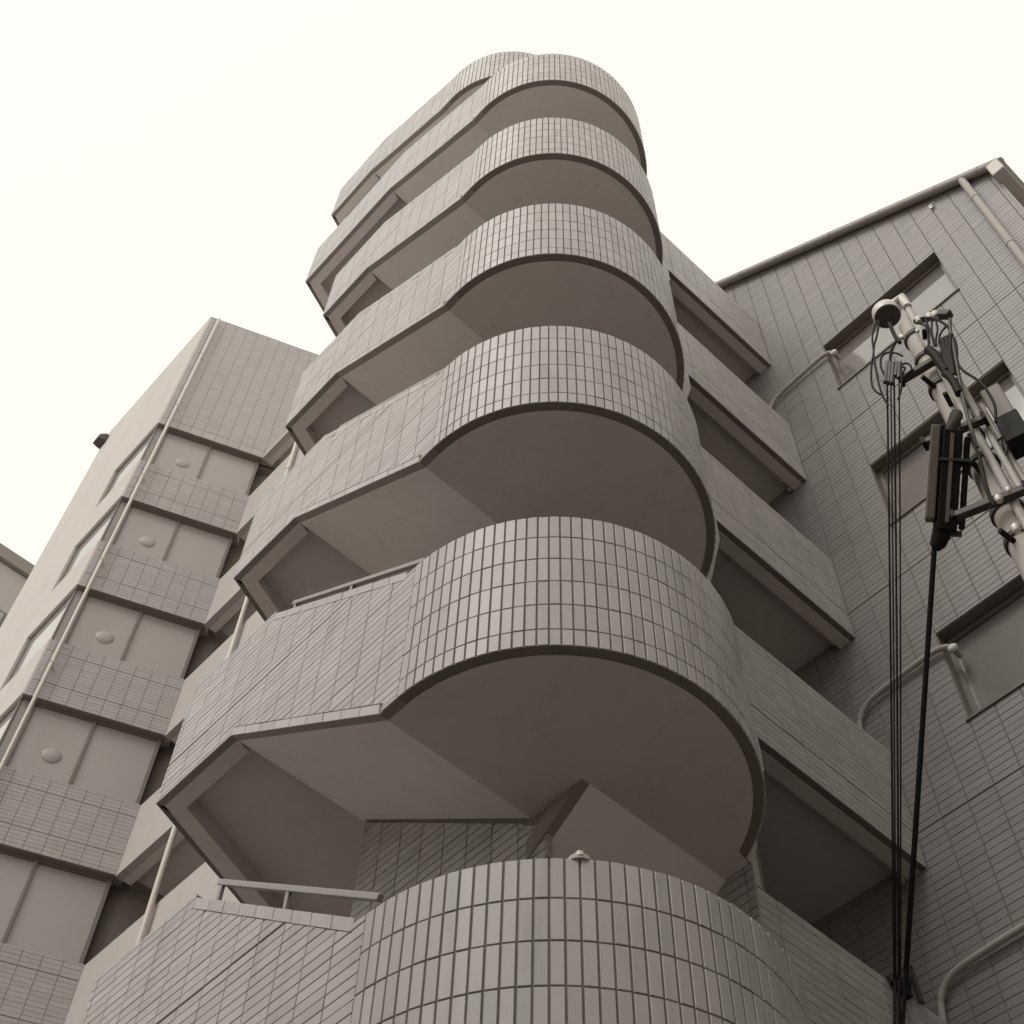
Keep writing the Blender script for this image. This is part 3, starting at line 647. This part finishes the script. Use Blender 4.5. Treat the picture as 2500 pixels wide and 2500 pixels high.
cbar('end_clip', e1-ad*0.002, e1+ad*0.010, 0.018, 0.060, -0.01, 0.01, 'steel', bev=0)
MB().tube([e1-ad*0.02+across*0.02, e1+ad*0.03+across*0.008, e2], 0.026, 10, 0.014).build('neck', 'black', clo, smooth=True)
MB().tube([e0+across*0.02, e0-ad*0.04+across*0.03, on_rho(RHO-0.08, 2330, 1040)], 0.016, 10).build('hanger', 'steel', clo, smooth=True)
# steel bracket on the balcony parapet
br = thing('cable_bracket', (2.33, 1.30, 1.985), 'small dark steel bracket holding the cables on the balcony parapet', 'bracket')
zp = ZB[1]+0.937
def wp(x, y, w=1.30): return on_w(w, 2100+x*400/1932, 2200+y*400/1932)
MB().bar(wp(340, 920), wp(585, 780), Y, 0.010, 0.012).build('arm', 'steel', br)
MB().bar(wp(580, 770), wp(725, 1200), Y, 0.010, 0.013).build('leg', 'steel', br)
MB().bar(wp(570, 800), wp(610, 1120), Y, 0.008, 0.008).build('leg', 'steel', br)
MB().bar(wp(430, 890), wp(470, 1060), Y, 0.008, 0.010).build('leg', 'steel', br)
MB().bar(wp(470, 960), wp(590, 930), Y, 0.010, 0.020).build('clamp', 'black', br)
MB().bar(wp(400, 985), wp(580, 1105), Y, 0.014, 0.022).build('clamp', 'black', br)

# ================================================================== build the tiles
bpy.context.view_layer.update()
dg = bpy.context.evaluated_depsgraph_get()
CAMP = Vector((0, 0, EYE))
def tile_geo(poly):
    """bevelled tile standing on its grout bed: rim at the bed, rim below the arris, inset face"""
    n = len(poly); ca = sum(p[0] for p in poly)/n; cb = sum(p[1] for p in poly)/n
    v = [(p[0], p[1], -0.0004) for p in poly] + [(p[0], p[1], TD-TB) for p in poly]
    v += [(p[0]-math.copysign(TB, p[0]-ca), p[1]-math.copysign(TB, p[1]-cb), TD) for p in poly]
    f = [list(range(2*n, 3*n))]
    for i in range(n):
        j = (i+1) % n; f += [[i, j, n+j, n+i], [n+i, n+j, 2*n+j, 2*n+i]]
    return v, f
scored = {}
for idx, T_ in enumerate(TILES):
    th, par, c, ax, ay, n, poly, rect, m = T_
    sc = 0.0
    cf = c + n*TD
    if rect and n.dot(-cf) > 0:
        q = project(cf)
        if q and 15 < q[0] < 2485 and 15 < q[1] < 2485:
            pr = [project(cf+ax*p[0]+ay*p[1]) for p in poly]; sc = area(pr)
            tgt = Vector(P(cf + n*0.004)); d = tgt-CAMP
            hit = scene.ray_cast(dg, CAMP, d.normalized(), distance=d.length-0.01)
            if hit[0]: sc = 0.0
    scored.setdefault(th.name, []).append((sc, idx))
single = set()
for nm, lst in scored.items():
    lst.sort(reverse=True); single |= {i for s, i in lst[:300] if s > 0}
cache = {}; rest = {}
for idx, (th, par, c, ax, ay, n, poly, rect, m) in enumerate(TILES):
    if ax.cross(ay).dot(n) < 0:                         # keep a right-handed frame
        ax = -ax; poly = [(-a, b) for a, b in reversed(poly)]
    v, f = tile_geo(poly)
    jit = random.uniform(-0.00045, 0.00045); tl = (random.uniform(-1, 1)*0.0035, random.uniform(-1, 1)*0.0035)
    if idx in single:
        key = (m,)+tuple(round(x, 4) for p in poly for x in p)
        if key not in cache:
            me = bpy.data.meshes.new('tile'); me.from_pydata([(a*S, b*S, h*S) for a, b, h in v], [], f); me.materials.append(M[m]); cache[key] = me
        o = bpy.data.objects.new('tile', cache[key]); col.objects.link(o)
        mw = Matrix(((ax.x, ay.x, n.x, 0), (ax.y, ay.y, n.y, 0), (ax.z, ay.z, n.z, 0), (0, 0, 0, 1)))
        mw = mw @ Matrix.Rotation(tl[0], 4, 'X') @ Matrix.Rotation(tl[1]*0.4, 4, 'Y'); mw.translation = Vector(P(c+n*jit))
        o.parent = par; o.matrix_parent_inverse = (par.parent.matrix_basis if par.parent else Matrix()).inverted() @ Matrix() if False else Matrix()
        o['_mw'] = [x for r_ in mw for x in r_]
    else:
        V, Fc = rest.setdefault((th.name, m), ([], []))
        b0 = len(V)
        V += [P(c + ax*a + ay*b + n*(h+jit+(a*tl[1]*0.4+b*tl[0] if h > 0 else 0))) for a, b, h in v]; Fc += [[b0+i for i in q] for q in f]
bpy.context.view_layer.update()
for o in list(scene.objects):
    if '_mw' in o.keys():
        a = list(o['_mw']); mw = Matrix([a[0:4], a[4:8], a[8:12], a[12:16]]); del o['_mw']
        o.matrix_basis = o.parent.matrix_world.inverted() @ mw
for (nm, m), (V, Fc) in rest.items():
    me = bpy.data.meshes.new('tile_field'); me.from_pydata(V, [], Fc); me.materials.append(M[m])
    o = bpy.data.objects.new('tile_field', me); col.objects.link(o); th = bpy.data.objects[nm]
    o.parent = th; o.matrix_parent_inverse = th.matrix_world.inverted(); o['kind'] = 'stuff'
print('tiles', len(TILES), 'single', len(single))
